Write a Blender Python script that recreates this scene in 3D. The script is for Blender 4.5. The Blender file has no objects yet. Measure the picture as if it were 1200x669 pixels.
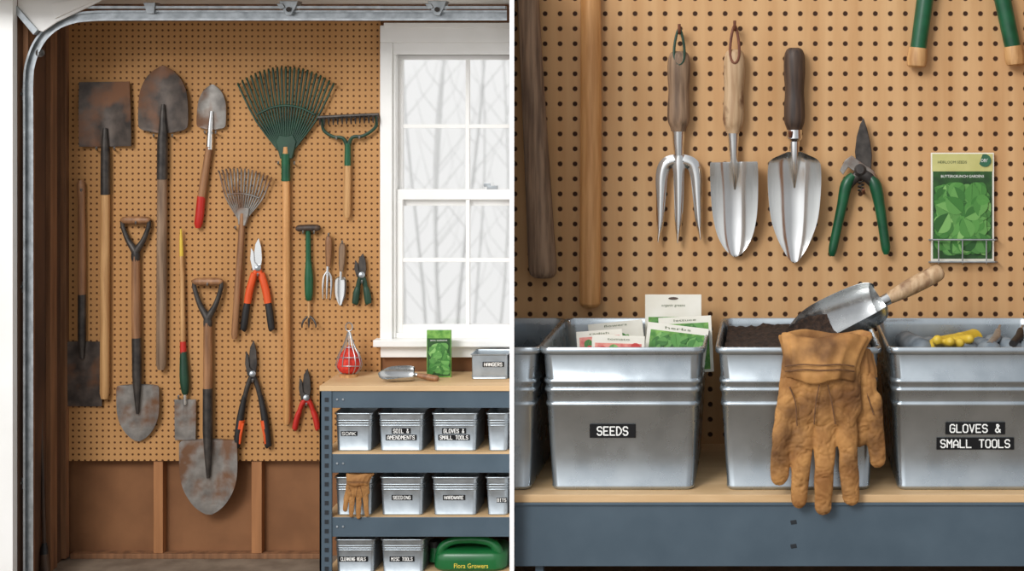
import bpy, bmesh, math, random
from mathutils import Vector, Matrix, noise
random.seed(7)
D=1800.;VX=900.;VY=100.;K=250.;FY=655.
SC=bpy.context.scene; COL=SC.collection
try: SC.view_settings.view_transform='Standard'
except Exception as e: print(e)
def sc(d): return (D-d)/D
def u(px,py,d=0):
    s=sc(d); return Vector((VX+(px-VX)*s, VY+(py-VY)*s, d))
def W(p): return Vector(((p[0]-600)/K, -p[2]/K, (FY-p[1])/K))
# ---------------- materials
def lin(c):
    return tuple(((v/255)/12.92 if v/255<=.04045 else ((v/255+.055)/1.055)**2.4) for v in c[:3])+(1,)
MC={}
def pm(name,c1,c2=None,scale=10,rough=.5,metal=0,st=(1,1,1),bump=0,lo=.35,hi=.65,detail=4,c3=None,s3=4,lo3=.5,hi3=.62,coat=0,spec=.5,rv=0,dist=.01):
    if name in MC: return MC[name]
    m=bpy.data.materials.new(name); m.use_nodes=True; nt=m.node_tree; N=nt.nodes; L=nt.links
    b=N['Principled BSDF']; b.inputs['Roughness'].default_value=rough; b.inputs['Metallic'].default_value=metal
    b.inputs['Specular IOR Level'].default_value=spec
    b.inputs['Coat Weight'].default_value=coat
    tc=N.new('ShaderNodeTexCoord')
    mp=N.new('ShaderNodeMapping'); mp.inputs['Scale'].default_value=st; L.new(tc.outputs['Object'],mp.inputs['Vector'])
    nz=N.new('ShaderNodeTexNoise'); nz.inputs['Scale'].default_value=scale; nz.inputs['Detail'].default_value=detail
    L.new(mp.outputs['Vector'],nz.inputs['Vector'])
    cr_=N.new('ShaderNodeValToRGB'); L.new(nz.outputs['Fac'],cr_.inputs['Fac'])
    cr_.color_ramp.elements[0].position=lo; cr_.color_ramp.elements[1].position=hi
    cr_.color_ramp.elements[0].color=lin(c1); cr_.color_ramp.elements[1].color=lin(c2 or c1)
    out=cr_.outputs['Color']
    if c3:
        n3=N.new('ShaderNodeTexNoise'); n3.inputs['Scale'].default_value=s3; n3.inputs['Detail'].default_value=5
        L.new(tc.outputs['Object'],n3.inputs['Vector'])
        r3=N.new('ShaderNodeMapRange'); r3.inputs['From Min'].default_value=lo3; r3.inputs['From Max'].default_value=hi3
        L.new(n3.outputs['Fac'],r3.inputs['Value'])
        mx=N.new('ShaderNodeMix'); mx.data_type='RGBA'; L.new(r3.outputs['Result'],mx.inputs[0]); L.new(out,mx.inputs[6]); mx.inputs[7].default_value=lin(c3)
        out=mx.outputs[2]
        if metal>0:
            mm=N.new('ShaderNodeMapRange'); mm.inputs['To Min'].default_value=metal; mm.inputs['To Max'].default_value=metal*.15
            L.new(r3.outputs['Result'],mm.inputs['Value']); L.new(mm.outputs['Result'],b.inputs['Metallic'])
    L.new(out,b.inputs['Base Color'])
    if rv:
        mm=N.new('ShaderNodeMapRange'); mm.inputs['To Min'].default_value=rough-rv; mm.inputs['To Max'].default_value=rough+rv
        mm.inputs['From Min'].default_value=.35;mm.inputs['From Max'].default_value=.65
        L.new(nz.outputs['Fac'],mm.inputs['Value']);L.new(mm.outputs['Result'],b.inputs['Roughness'])
    if bump:
        bp=N.new('ShaderNodeBump'); bp.inputs['Strength'].default_value=bump; bp.inputs['Distance'].default_value=dist
        L.new(nz.outputs['Fac'],bp.inputs['Height']); L.new(bp.outputs['Normal'],b.inputs['Normal'])
    MC[name]=m; return m
def pegmat(name,c1,c2,dot,sp,r,off=(0,0),gs=5,st=(1,1,.25)):
    m=pm(name,c1,c2,scale=gs,st=st,rough=.62,detail=8,lo=.3,hi=.7,spec=.2)
    nt=m.node_tree;N=nt.nodes;L=nt.links;b=N['Principled BSDF']
    src=b.inputs['Base Color'].links[0].from_socket
    tc=N.new('ShaderNodeTexCoord')
    a=N.new('ShaderNodeVectorMath');a.operation='MULTIPLY_ADD';a.inputs[1].default_value=(1/sp,0,1/sp);a.inputs[2].default_value=(off[0],0,off[1])
    L.new(tc.outputs['Object'],a.inputs[0])
    f=N.new('ShaderNodeVectorMath');f.operation='FRACTION';L.new(a.outputs[0],f.inputs[0])
    s=N.new('ShaderNodeVectorMath');s.operation='SUBTRACT';s.inputs[1].default_value=(.5,0,.5);L.new(f.outputs[0],s.inputs[0])
    l=N.new('ShaderNodeVectorMath');l.operation='LENGTH';L.new(s.outputs[0],l.inputs[0])
    mr=N.new('ShaderNodeMapRange');mr.inputs['From Min'].default_value=r/sp*.85;mr.inputs['From Max'].default_value=r/sp*1.15
    mr.inputs['To Min'].default_value=1;mr.inputs['To Max'].default_value=0;L.new(l.outputs['Value'],mr.inputs['Value'])
    mx=N.new('ShaderNodeMix');mx.data_type='RGBA';L.new(mr.outputs['Result'],mx.inputs[0]);L.new(src,mx.inputs[6]);mx.inputs[7].default_value=lin(dot)
    L.new(mx.outputs[2],b.inputs['Base Color'])
    bp=N.new('ShaderNodeBump');bp.invert=True;bp.inputs['Strength'].default_value=.6;bp.inputs['Distance'].default_value=r*.6
    L.new(mr.outputs['Result'],bp.inputs['Height']);L.new(bp.outputs['Normal'],b.inputs['Normal'])
    return m
def island(name,cols,rough=.55):
    if name in MC: return MC[name]
    m=bpy.data.materials.new(name);m.use_nodes=True;N=m.node_tree.nodes;L=m.node_tree.links;b=N['Principled BSDF'];b.inputs['Roughness'].default_value=rough
    g=N.new('ShaderNodeNewGeometry');r=N.new('ShaderNodeValToRGB');L.new(g.outputs['Random Per Island'],r.inputs['Fac'])
    el=r.color_ramp.elements
    while len(el)<len(cols): el.new(.5)
    for i,c in enumerate(cols): el[i].position=i/(len(cols)-1); el[i].color=lin(c)
    L.new(r.outputs['Color'],b.inputs['Base Color']);MC[name]=m;return m
V=(1,1,.07)
PEGL=pegmat('pegboard_small',(182,133,82),(192,144,93),(88,54,30),7/K,1.25/K)
PEGR=pegmat('pegboard_large',(192,147,100),(212,171,124),(60,36,22),17.6/K,2.8/K,off=(.3,.2),gs=5,st=(2.2,1,.16))
FIBER=pm('fiberboard',(122,80,48),(138,93,58),scale=6,rough=.8,detail=8)
DARKW=pm('dark_planks',(66,44,30),(104,70,46),scale=14,st=(1,.3,.1),rough=.8,bump=.4)
STUD=pm('stud_wood',(148,98,58),(170,116,72),scale=30,st=V,rough=.7)
STUDD=pm('old_stud_wood',(110,74,48),(146,102,68),scale=30,st=V,rough=.75,bump=.3)
WHITE=pm('white_paint',(238,237,233),(244,243,240),scale=4,rough=.45)
DIV=pm('white_partition_paint',(252,252,252),(255,255,255),scale=2,rough=.6)
CEIL=pm('ceiling_paint',(205,203,198),(220,218,212),scale=3,rough=.8)
CONC=pm('concrete',(112,96,80),(138,122,104),scale=9,rough=.85,detail=8,bump=.2)
GALV=pm('galvanized_steel',(150,155,158),(186,191,194),scale=26,rough=.36,metal=.75,detail=3,bump=.05,lo=.3,hi=.7)
GALVB=pm('galvanized_bin',(166,175,181),(186,194,199),scale=9,rough=.28,metal=.88,detail=8,lo=.25,hi=.75,rv=.04)
GALVI=pm('galvanized_bin_small',(156,164,170),(178,186,191),scale=24,rough=.33,metal=.8,lo=.2,hi=.8,detail=6,rv=.04)
STEEL=pm('bright_steel',(222,222,220),(238,238,236),scale=30,rough=.17,metal=1,st=(1,1,.15),lo=.2,hi=.8,rv=.05)
DULL=pm('scoop_steel',(186,188,188),(212,213,212),scale=14,rough=.26,metal=.95,lo=.2,hi=.8,rv=.06,detail=6)
WORN=pm('worn_steel',(122,117,112),(160,155,148),scale=16,rough=.42,metal=.6,c3=(112,78,54),s3=7,lo3=.47,hi3=.6,detail=8)
RUST=pm('rusty_steel',(66,59,55),(100,89,81),scale=16,rough=.52,metal=.4,c3=(118,78,50),s3=6,lo3=.49,hi3=.64,detail=8)
DSTEEL=pm('dark_steel',(52,49,47),(84,78,73),scale=20,rough=.45,metal=.5)
W_GREY=pm('weathered_wood',(104,82,64),(156,128,102),scale=45,st=V,rough=.65,bump=.5)
W_PALE=pm('pale_worn_wood',(172,138,102),(204,174,138),scale=45,st=V,rough=.55,bump=.3,c3=(120,86,60),s3=12,lo3=.52,hi3=.68)
W_BR=pm('brown_wood',(120,82,54),(164,118,80),scale=45,st=V,rough=.5,bump=.2)
W_TAN=pm('tan_wood',(174,128,80),(208,162,108),scale=45,st=V,rough=.5,bump=.15)
W_OR=pm('orange_wood',(190,134,78),(214,160,102),scale=45,st=V,rough=.45)
W_DK=pm('dark_wood',(50,38,32),(86,66,52),scale=45,st=V,rough=.55,bump=.3)
PLY=pm('plywood',(200,164,118),(218,184,140),scale=12,st=(.2,1,1),rough=.6,detail=6)
BLUE=pm('blue_grey_steel',(72,88,100),(80,96,108),scale=5,rough=.45,spec=.4)
BLUED=pm('blue_grey_slot',(30,36,42),rough=.6)
RED=pm('red_plastic',(178,34,26),(196,44,32),scale=8,rough=.4)
ORG=pm('orange_plastic',(214,78,30),(226,92,40),scale=8,rough=.4)
GRN=pm('green_enamel',(14,72,46),(24,92,58),scale=12,rough=.35)
GRND=pm('dark_green',(20,52,38),(32,70,50),scale=12,rough=.45)
BLK=pm('black_rubber',(24,24,24),(38,36,36),scale=12,rough=.55)
BLABEL=pm('black_label_tape',(14,14,16),rough=.5,spec=.3)
WLET=pm('white_lettering',(244,244,240),rough=.6)
YLET=pm('yellow_lettering',(240,214,80),rough=.5)
DLET=pm('dark_green_lettering',(36,66,30),rough=.6)
GLET=pm('grey_green_lettering',(96,110,80),rough=.6)
PAPER=pm('packet_paper',(228,224,210),(236,233,222),scale=8,rough=.6)
PGREEN=pm('packet_green_print',(66,130,44),(130,180,84),scale=30,rough=.5)
PDGREEN=pm('packet_dark_print',(24,62,26),(44,90,36),scale=20,rough=.5)
POLIVE=pm('packet_olive_print',(190,186,116),(202,198,130),rough=.5)
PPINK=pm('packet_red_print',(206,96,90),(228,150,134),scale=40,rough=.5)
LEAF=island('printed_leaf',[(34,84,32),(62,128,50),(104,162,82),(48,108,42),(84,148,66),(138,188,108)])
REDV=island('printed_vegetable',[(184,32,36),(206,60,50),(160,24,40),(226,110,96)])
SOIL=pm('soil',(34,24,18),(64,46,34),scale=60,rough=.95,bump=.8)
LEATH=pm('tan_leather',(146,100,56),(188,138,82),scale=9,rough=.68,detail=12,lo=.36,hi=.62,bump=.55,c3=(86,56,34),s3=5,lo3=.47,hi3=.68,spec=.25,dist=.014)
LEATHD=pm('seam_leather',(92,62,38),(116,80,50),scale=30,rough=.7)
YEL=pm('yellow_rubber',(206,172,50),(222,190,70),scale=9,rough=.45)
BLUEF=pm('grey_blue_cloth',(96,108,118),(140,148,154),scale=12,rough=.8)
TREE=pm('washed_out_bark',(226,226,223),(234,234,231),scale=5,rough=.9)  # near-white colour imitates trees washed out by bright hazy daylight
JUG=pm('green_jug_plastic',(18,90,44),(26,106,54),scale=5,rough=.3)
TWINE=pm('red_twine',(190,40,30),(220,64,46),scale=60,rough=.8,bump=.5)
STRAP=pm('hang_strap',(96,52,34),(120,70,46),scale=30,rough=.6)
def glass():
    m=bpy.data.materials.new('window_glass');m.use_nodes=True;N=m.node_tree.nodes;L=m.node_tree.links
    N.remove(N['Principled BSDF']);t=N.new('ShaderNodeBsdfTransparent');g=N.new('ShaderNodeBsdfGlossy');g.inputs['Roughness'].default_value=.05
    mx=N.new('ShaderNodeMixShader');mx.inputs[0].default_value=.04;L.new(t.outputs[0],mx.inputs[1]);L.new(g.outputs[0],mx.inputs[2]);L.new(mx.outputs[0],N['Material Output'].inputs[0]);return m
GLASS=glass()
# ---------------- mesh builders (world px space)
def J(*ms):
    v=[];f=[]
    for m in ms:
        o=len(v); v+=list(m[0]); f+=[tuple(i+o for i in q) for q in m[1]]
    return v,f
def box(x0,x1,y0,y1,d0,d1):
    v=[(x,y,d) for x in(x0,x1) for y in(y0,y1) for d in(d0,d1)]
    return v,[(0,1,3,2),(4,6,7,5),(0,4,5,1),(2,3,7,6),(0,2,6,4),(1,5,7,3)]
def boxp(x0,x1,y0,y1,d0,d1):
    a=u(x0,y0,d1); b=u(x1,y1,d1)
    return box(a[0],b[0],a[1],b[1],d0,d1)
def prism(out,d0,d1,px=True):
    n=len(out)
    if px: o=[u(x,y,d1) for x,y in out]
    else: o=[Vector((x,y,d1)) for x,y in out]
    v=[(p[0],p[1],d0) for p in o]+[(p[0],p[1],d1) for p in o]
    f=[tuple(range(n)),tuple(range(n,2*n))]+[(i,(i+1)%n,n+(i+1)%n,n+i) for i in range(n)]
    return v,f
def prismY(fp,y0,y1):
    n=len(fp); v=[(x,y0,d) for x,d in fp]+[(x,y1,d) for x,d in fp]
    return v,[tuple(range(n)),tuple(range(n,2*n))]+[(i,(i+1)%n,n+(i+1)%n,n+i) for i in range(n)]
def cr(P,k=6):
    if k<=1 or len(P)<3: return [tuple(p) for p in P]
    out=[]
    for i in range(len(P)-1):
        p0=P[max(i-1,0)];p1=P[i];p2=P[i+1];p3=P[min(i+2,len(P)-1)]
        for j in range(k):
            t=j/k
            out.append(tuple(.5*((2*b)+(-a+c)*t+(2*a-5*b+4*c-e)*t*t+(-a+3*b-3*c+e)*t**3) for a,b,c,e in zip(p0,p1,p2,p3)))
    out.append(tuple(P[-1])); return out
def rod(pts,rads,n=14,ox=1.,oy=1.,closed=False):
    pts=[Vector(p) for p in pts]; N=len(pts); v=[];f=[]; prev=None
    for i,p in enumerate(pts):
        a=pts[i-1] if (i>0 or closed) else p; b=pts[(i+1)%N] if (i<N-1 or closed) else p
        t=(b-a)
        if t.length<1e-9: t=Vector((0,1,0))
        t.normalize()
        if prev is None:
            ref=Vector((0,0,1)) if abs(t.z)<.9 else Vector((1,0,0))
            bn=(ref-t*ref.dot(t)).normalized()
        else:
            bn=prev-t*prev.dot(t)
            bn=bn.normalized() if bn.length>1e-6 else prev
        prev=bn; nn=t.cross(bn); r=max(rads[i],.01)
        for j in range(n):
            a_=2*math.pi*j/n; v.append(tuple(p+nn*math.cos(a_)*r*ox+bn*math.sin(a_)*r*oy))
    for i in range(N-1 if not closed else N):
        k=(i+1)%N
        for j in range(n): f.append((i*n+j,i*n+(j+1)%n,k*n+(j+1)%n,k*n+j))
    if not closed:
        f.append(tuple(range(n))); f.append(tuple((N-1)*n+j for j in range(n)))
    return v,f
def R(l,k=1,n=14,ox=1.,oy=1.,closed=False):
    l=cr([tuple(map(float,q)) for q in l],k)
    return rod([u(q[0],q[1],q[2]) for q in l],[q[3]*sc(q[2]) for q in l],n,ox,oy,closed)
def cap(p0,r0,p1,r1,n=14):
    p0=Vector(p0);p1=Vector(p1);d=(p1-p0).normalized();P=[];r=[]
    for a in(-85,-60,-35,-12): P.append(p0+d*r0*math.sin(math.radians(a)));r.append(r0*math.cos(math.radians(a)))
    P.append(p0.lerp(p1,.5));r.append((r0+r1)/2)
    for a in(12,35,60,85): P.append(p1+d*r1*math.sin(math.radians(a)));r.append(r1*math.cos(math.radians(a)))
    return rod(P,r,n)
def grid(G,th=2.0,dirv=(0,0,-1)):
    m=len(G);n=len(G[0]);v=[tuple(p) for r in G for p in r]; t=Vector(dirv)*th
    v2=[tuple(Vector(p)+t) for p in v]; o=m*n; f=[]
    for i in range(m-1):
        for j in range(n-1):
            q=(i*n+j,i*n+j+1,(i+1)*n+j+1,(i+1)*n+j); f.append(q); f.append(tuple(o+k for k in q))
    def e(a,b): f.append((a,b,b+o,a+o))
    for j in range(n-1): e(j,j+1); e((m-1)*n+j,(m-1)*n+j+1)
    for i in range(m-1): e(i*n,(i+1)*n); e(i*n+n-1,(i+1)*n+n-1)
    return v+v2,f
def blade(A,B,prof,d,th=1.6,nu=14,k=5,ridge=0,pw=2):
    A=Vector(A);B=Vector(B);ax=B-A;pp=Vector((ax.y,-ax.x)).normalized();G=[]
    for t,hw,c,dz in cr(prof,k):
        hw=max(hw,.15);row=[]
        for j in range(nu+1):
            q=-1+2*j/nu; p=A+ax*t+pp*q*hw
            dd=d+dz+c*abs(q)**pw+ridge*max(0,1-abs(q)*4)*max(0,1-t*1.3)
            row.append(u(p.x,p.y,dd))
        G.append(row)
    return grid(G,th)
TX={}
def tget(s):
    if s not in TX:
        c=bpy.data.curves.new('tmp','FONT');c.body=s;c.align_x='CENTER';c.space_line=1.0;c.resolution_u=2
        o=bpy.data.objects.new('tmp',c);COL.objects.link(o);bpy.context.view_layer.update()
        me=bpy.data.meshes.new_from_object(o.evaluated_get(bpy.context.evaluated_depsgraph_get()))
        V_=[(q.co.x,q.co.y) for q in me.vertices];F_=[tuple(p.vertices) for p in me.polygons]
        bpy.data.objects.remove(o);bpy.data.curves.remove(c);bpy.data.meshes.remove(me)
        TX[s]=(V_,F_)
    V_,F_=TX[s]
    x0=min(a for a,b in V_);x1=max(a for a,b in V_);y0=min(b for a,b in V_);y1=max(b for a,b in V_)
    return [((a-x0)/(x1-x0)-.5,(b-y0)/(y1-y0)-.5) for a,b in V_],F_
def text(s,cx,cy,w,h,d,ang=0):
    V_,F_=tget(s);ca,sa=math.cos(ang),math.sin(ang);v=[]
    for a,b in V_:
        X=a*w;Y=-b*h;v.append(tuple(u(cx+X*ca-Y*sa,cy+X*sa+Y*ca,d)))
    return v,list(F_)
# label-maker stroke lettering (4 wide x 6 high cell)
SF={'A':['06 02 20 42 46','04 44'],'S':['41 30 10 01 02 13 33 44 45 36 16 05'],'E':['40 00 06 46','03 33'],'D':['00 06 26 44 42 20 00'],
'O':['10 01 05 16 36 45 41 30 10'],'I':['10 30','20 26','16 36'],'L':['00 06 46'],'G':['41 30 10 01 05 16 36 45 43 23'],'V':['00 26 40'],
'M':['06 00 23 40 46'],'T':['00 40','20 26'],'N':['06 00 46 40'],'K':['00 06','40 03 46'],'R':['06 00 30 41 42 33 03','23 46'],'H':['00 06','40 46','03 43'],
'W':['00 16 23 36 40'],'C':['41 30 10 01 05 16 36 45'],'B':['00 06 36 45 44 33 03','33 42 41 30 00'],'&':['46 11 10 20 31 13 04 05 16 26 44'],' ':[]}
def mono(s,cx,cy,w,h,d,wt=.13):
    n=len(s);cw=w/(n-.25);lw=cw*.7;ms=[];t_=h*wt
    for i,ch in enumerate(s):
        x0=cx-w/2+i*cw;y0=cy-h/2
        for st in SF.get(ch,[]):
            P=[(x0+int(q[0])/4*lw,y0+int(q[1])/6*h) for q in st.split()]
            for a,b in zip(P,P[1:]):
                a=Vector(a);b=Vector(b);dd=(b-a).normalized();nn=Vector((-dd.y,dd.x))*t_*.5;e=dd*t_*.35
                o=[a-e-nn*.6,a-e*.4-nn,b+e*.4-nn,b+e-nn*.6,b+e+nn*.6,b+e*.4+nn,a-e*.4+nn,a-e+nn*.6]
                ms.append(([tuple(u(p.x,p.y,d+.005*len(ms))) for p in o],[tuple(range(8))]))
    return J(*ms)
# ---------------- object makers
def mkobj(name,m,mat,loc=Vector((0,0,0)),smooth=True,bevel=0,sub=0,ang=38):
    me=bpy.data.meshes.new(name)
    bm=bmesh.new(); vs=[bm.verts.new(W(p)-loc) for p in m[0]]
    for q in m[1]:
        try: bm.faces.new([vs[i] for i in q])
        except ValueError: pass
    bmesh.ops.recalc_face_normals(bm,faces=bm.faces); bm.to_mesh(me);bm.free()
    me.materials.append(mat)
    if smooth:
        for p in me.polygons:p.use_smooth=True
        me.set_sharp_from_angle(angle=math.radians(ang))
    o=bpy.data.objects.new(name,me);COL.objects.link(o)
    if bevel:
        b=o.modifiers.new('bevel','BEVEL');b.width=bevel/K;b.segments=2;b.limit_method='ANGLE'
    return o
class Thing:
    def __init__(s,name,label,cat,base,group=None,kind=None):
        e=bpy.data.objects.new(name,None);e.empty_display_size=.03;e.location=W(base);COL.objects.link(e)
        e['label']=label;e['category']=cat
        if group:e['group']=group
        if kind:e['kind']=kind
        s.o=e;s.loc=e.location.copy()
    def part(s,name,m,mat,parent=None,label=None,**k):
        o=mkobj(name,m,mat,s.loc,**k);o.parent=parent or s.o
        if label:o['label']=label
        return o
def solo(name,m,mat,label,cat,kind=None,group=None,origin=None,**k):
    L_=W(origin) if origin is not None else Vector((0,0,0))
    o=mkobj(name,m,mat,L_,**k);o.location=L_
    o['label']=label;o['category']=cat
    if kind:o['kind']=kind
    if group:o['group']=group
    return o
# ================= SETTING
SP=lambda px,d:900+(px-900)*sc(d)
solo('floor',box(-300,1400,655,665,-14,1300),CONC,'dusty grey-brown concrete garage floor','floor',kind='structure',smooth=False)
solo('wall_back',J(box(40,447,-40,540,-24,-4),box(40,600,540,655,-24,-14),box(447,600,-40,64,-24,-4),box(447,600,396,540,-24,-4),box(447,463,64,396,-24,-4),
   box(600,1270,-60,655,-24,-4)),FIBER,'brown fiberboard garage wall behind the pegboards','wall',kind='structure',smooth=False)
solo('wall_left',box(40,75,-40,655,-14,112),DARKW,'dark rough-sawn plank side wall of the garage','wall',kind='structure',smooth=False)
solo('wall_right',box(1270,1285,-60,655,-24,240),FIBER,'brown fiberboard end wall','wall',kind='structure',smooth=False)
solo('wall_divider',prismY([(SP(597.2,-3),-3),(SP(602.5,-3),-3),(SP(602.5,245),245),(SP(597.2,245),245)],-60,655),DIV,'thin white partition wall between the two bays','wall',kind='structure',smooth=False)
solo('ceiling',prismY([(40,-24),(600,-24),(SP(597,170),170),(40,170)],-10,5),CEIL,'pale painted garage ceiling','ceiling',kind='structure',smooth=False)
solo('trim_1',J(box(20,74.8,-40,655,112,122)),WHITE,'white painted garage door jamb','trim',kind='structure',smooth=False)
solo('trim_2',boxp(65,77,20,655,0,9),STUDD,'dark rough corner post beside the pegboard','trim',kind='structure',smooth=False,bevel=.6)
solo('trim_3',box(77,446,5,25,-4,2),STUDD,'brown wooden header beam above the pegboard','trim',kind='structure',smooth=False,bevel=.6)
for a,b in((30,46),(84,100)):
    solo('stud',box(75,81,8,655,a,b),STUDD,'rough brown wall stud on the side wall','stud',kind='structure',group='side wall studs',smooth=False,bevel=.5)
for i,(a,b) in enumerate(((179,190),(294,306))):
    solo('stud',box(a,b,541,649,-14,-2),STUD,'exposed pine wall stud below the pegboard','stud',kind='structure',group='exposed wall studs',smooth=False,bevel=.5)
solo('baseboard_back',J(box(82,376,649,655,-14,0)),STUDD,'weathered wooden sill plate along the floor','baseboard',kind='structure',smooth=False,bevel=.6)
solo('pegboard',box(77,446,25,540,-3,0),PEGL,'large brown perforated hardboard panel on the garage wall','pegboard',smooth=False)
solo('pegboard',box(601,1262,-60,640,-3,0),PEGR,'pale perforated hardboard panel above a shelf of bins','pegboard',smooth=False)
# window
w=Thing('window_1','white double-hung window with divided panes','window',u(530,420,0),kind='structure')
w.part('casing',J(box(447,600,30,50,-3,7),box(447,461,50,402,-3,7),box(452,600,27,33,-3,10)),WHITE,bevel=.8,smooth=False)
w.part('frame',J(box(461,600,50,64,-14,3),box(461,464,64,396,-22,2),box(464,600,390,396,-22,0)),WHITE,bevel=.5,smooth=False)
w.part('upper_sash',J(box(464,600,64,70,-20,-12),box(464,469,70,242,-20,-12),box(469,600,231,242,-20,-12),box(543,547.5,70,231,-19,-13),box(469,543,146,150.5,-19,-13),box(547.5,600,146,150.5,-19,-13)),WHITE,bevel=.4,smooth=False)
w.part('lower_sash',J(box(464,600,222,234,-11,-3),box(464,471,234,390,-11,-3),box(471,600,381,391,-11,-3),box(545,549.5,234,381,-10,-4),box(471,545,303,307.5,-10,-4),box(549.5,600,303,307.5,-10,-4)),WHITE,bevel=.4,smooth=False)
w.part('glass_pane',J(box(469,600,70,231,-16.5,-15.5),box(471,600,234,381,-7.5,-6.5)),GLASS,smooth=False)
w.part('sill',J(box(441,600,396,404,-3,16),box(447,600,404,418,-3,5)),WHITE,bevel=.8,smooth=False)
w.part('lock',J(box(570,582,218,222,-9,-3),box(566,574,215,219,-6,-4)),GALV,bevel=.3,smooth=False)
for i in range(8):
    x=474+i*17+random.uniform(-8,8);d=-3000-random.uniform(0,1500);S=sc(d);th=random.uniform(1.6,3.8)*S*.8
    X=u(x,300,d);lean=random.uniform(-80,80)
    tr=[(X[0]+lean*q+24*math.sin(q*5+i),1150-1500*q,d,th*(1-q*.6)) for q in [j/8 for j in range(9)]]
    t=Thing('bare_tree','leafless winter tree outside the window, coloured as if overexposed','tree',(tr[0][0],1150,d),group='bare trees outdoors')
    t.part('trunk',rod([p[:3] for p in tr],[p[3] for p in tr],8),TREE)
    br=[]
    for j in range(13):
        q=.15+.06*j;b=Vector((X[0]+lean*q+24*math.sin(q*5+i),1150-1500*q,d));s=random.choice((-1,1));L_=random.uniform(120,300)
        br.append(rod([b,b+Vector((s*L_*.4,-L_*.5,0)),b+Vector((s*L_*.55,-L_*1.1,5))],[th*.3,th*.18,th*.08],5))
    t.part('branches',J(*br),TREE)
# sectional door hardware
t=Thing('garage_door_track','galvanized curved garage door track','door track',u(34,669,105))
tp=[(33,700),(33,400),(33,160),(33,95),(36,72),(45,50),(60,33),(80,23),(105,19),(160,18),(400,18),(594,18)]
tp=cr([(float(a),float(b)) for a,b in tp],5)
def chan(off0,off1,d0,d1):
    P=[]
    for i,p in enumerate(tp):
        a=Vector(tp[max(i-1,0)]);b=Vector(tp[min(i+1,len(tp)-1)]);t_=(b-a).normalized();nn=Vector((-t_.y,t_.x))
        q=Vector(p); row=[]
        for o_,dd in((off0,d0),(off1,d0),(off1,d1),(off0,d1)):
            z=q+nn*o_;row.append(u(z.x,z.y,dd))
        P.append(row)
    v=[tuple(x) for r in P for x in r];f=[]
    for i in range(len(P)-1):
        for j in range(4):f.append((i*4+j,i*4+(j+1)%4,(i+1)*4+(j+1)%4,(i+1)*4+j))
    f+= [(0,1,2,3),tuple(len(v)-4+j for j in range(4))]
    return v,f
t.part('rail',J(chan(-6,6,100,101.5),chan(-6,-3.6,100,107),chan(3.6,6,100,107)),GALV,smooth=False)
for yy in(104,330,560):
    t.part('bracket',J(boxp(18,30,yy,yy+13,99,101),boxp(14,20,yy-4,yy+18,98,104)),GALV,smooth=False,bevel=.3)
    t.part('bolt',R([(24,yy+6,101,2.6),(24,yy+6,104,2.6),(24,yy+6,105,1.4)],n=8),DSTEEL)
t.part('roller',J(R([(47,62,107,1.8),(47,62,122,1.8)],n=8),R([(47,62,101,5),(47,62,106,5)],n=14)),DSTEEL)
t=Thing('ceiling_angle_bar','perforated steel angle brace fixed under the ceiling','bracket',u(338,10,100))
t.part('bar',J(boxp(80,592,7,10,96,108)),GALV,smooth=False)
for x in(338,512):
    t.part('clip',J(prism([(x-11,1),(x+11,1),(x+8,9),(x+3,18),(x-3,18),(x-8,9)],94,111),prism([(x-14,4),(x-7,4),(x-4,9),(x-10,11)],94,113)),GALV,bevel=.4,smooth=False)
    t.part('bolt',R([(x,11,111,3),(x,11,114,3)],n=8),DSTEEL)
t.part('hinge',J(prism([(168,3),(182,3),(180,16),(172,16)],96,110)),GALV,bevel=.4,smooth=False)
t=Thing('garage_door_panel','white sectional garage door panel raised near the ceiling','door panel',u(50,20,109))
t.part('panel',J(prism([(0,-6),(130,-6),(112,4),(66,26),(50,37),(38,34),(20,8)],108,111)),WHITE,smooth=False,bevel=.4)
t.part('edge_strip',prism([(0,-6),(8,-6),(44,35),(39,41)],106,114),GALV,smooth=False,bevel=.4)
t.part('panel_rib',prism([(60,4),(108,-4),(112,0),(64,22)],111,113),WHITE,smooth=False,bevel=.4)
# ================= LEFT TOOLS
TG='long garden tools on the wall'
ROUND=[(0,.14,0,0),(.02,.55,.1,0),(.06,.9,.15,0),(.14,1,.18,0),(.4,1,.2,0),(.62,.93,.2,0),(.8,.72,.14,0),(.92,.42,.08,0),(1,.06,0,0)]
ROUND2=[(0,.14,0,0),(.02,.8,.1,0),(.05,.97,.15,0),(.14,1,.18,0),(.45,.99,.2,0),(.66,.88,.2,0),(.84,.62,.14,0),(.94,.36,.08,0),(1,.1,0,0)]
SQ=[(0,.3,0,0),(.015,.93,.12,0),(.05,1,.16,0),(.5,1,.16,0),(.97,.97,.1,0),(1,.95,.1,0)]
TRW=[(0,.3,.3,0),(.04,.75,.4,0),(.14,.96,.45,0),(.35,1,.45,0),(.62,.9,.4,0),(.82,.62,.3,0),(.94,.3,.1,0),(1,.05,0,0)]
def P_(prof,W_): return [(t,h*W_,c*W_,z) for t,h,c,z in prof]
def hook(t,x,y,d=9,r=1.1):
    t.part('hook',R([(x,y,0,r),(x,y,d,r),(x,y-2.5,d+3,r)],k=4,n=8),GALV)
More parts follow.
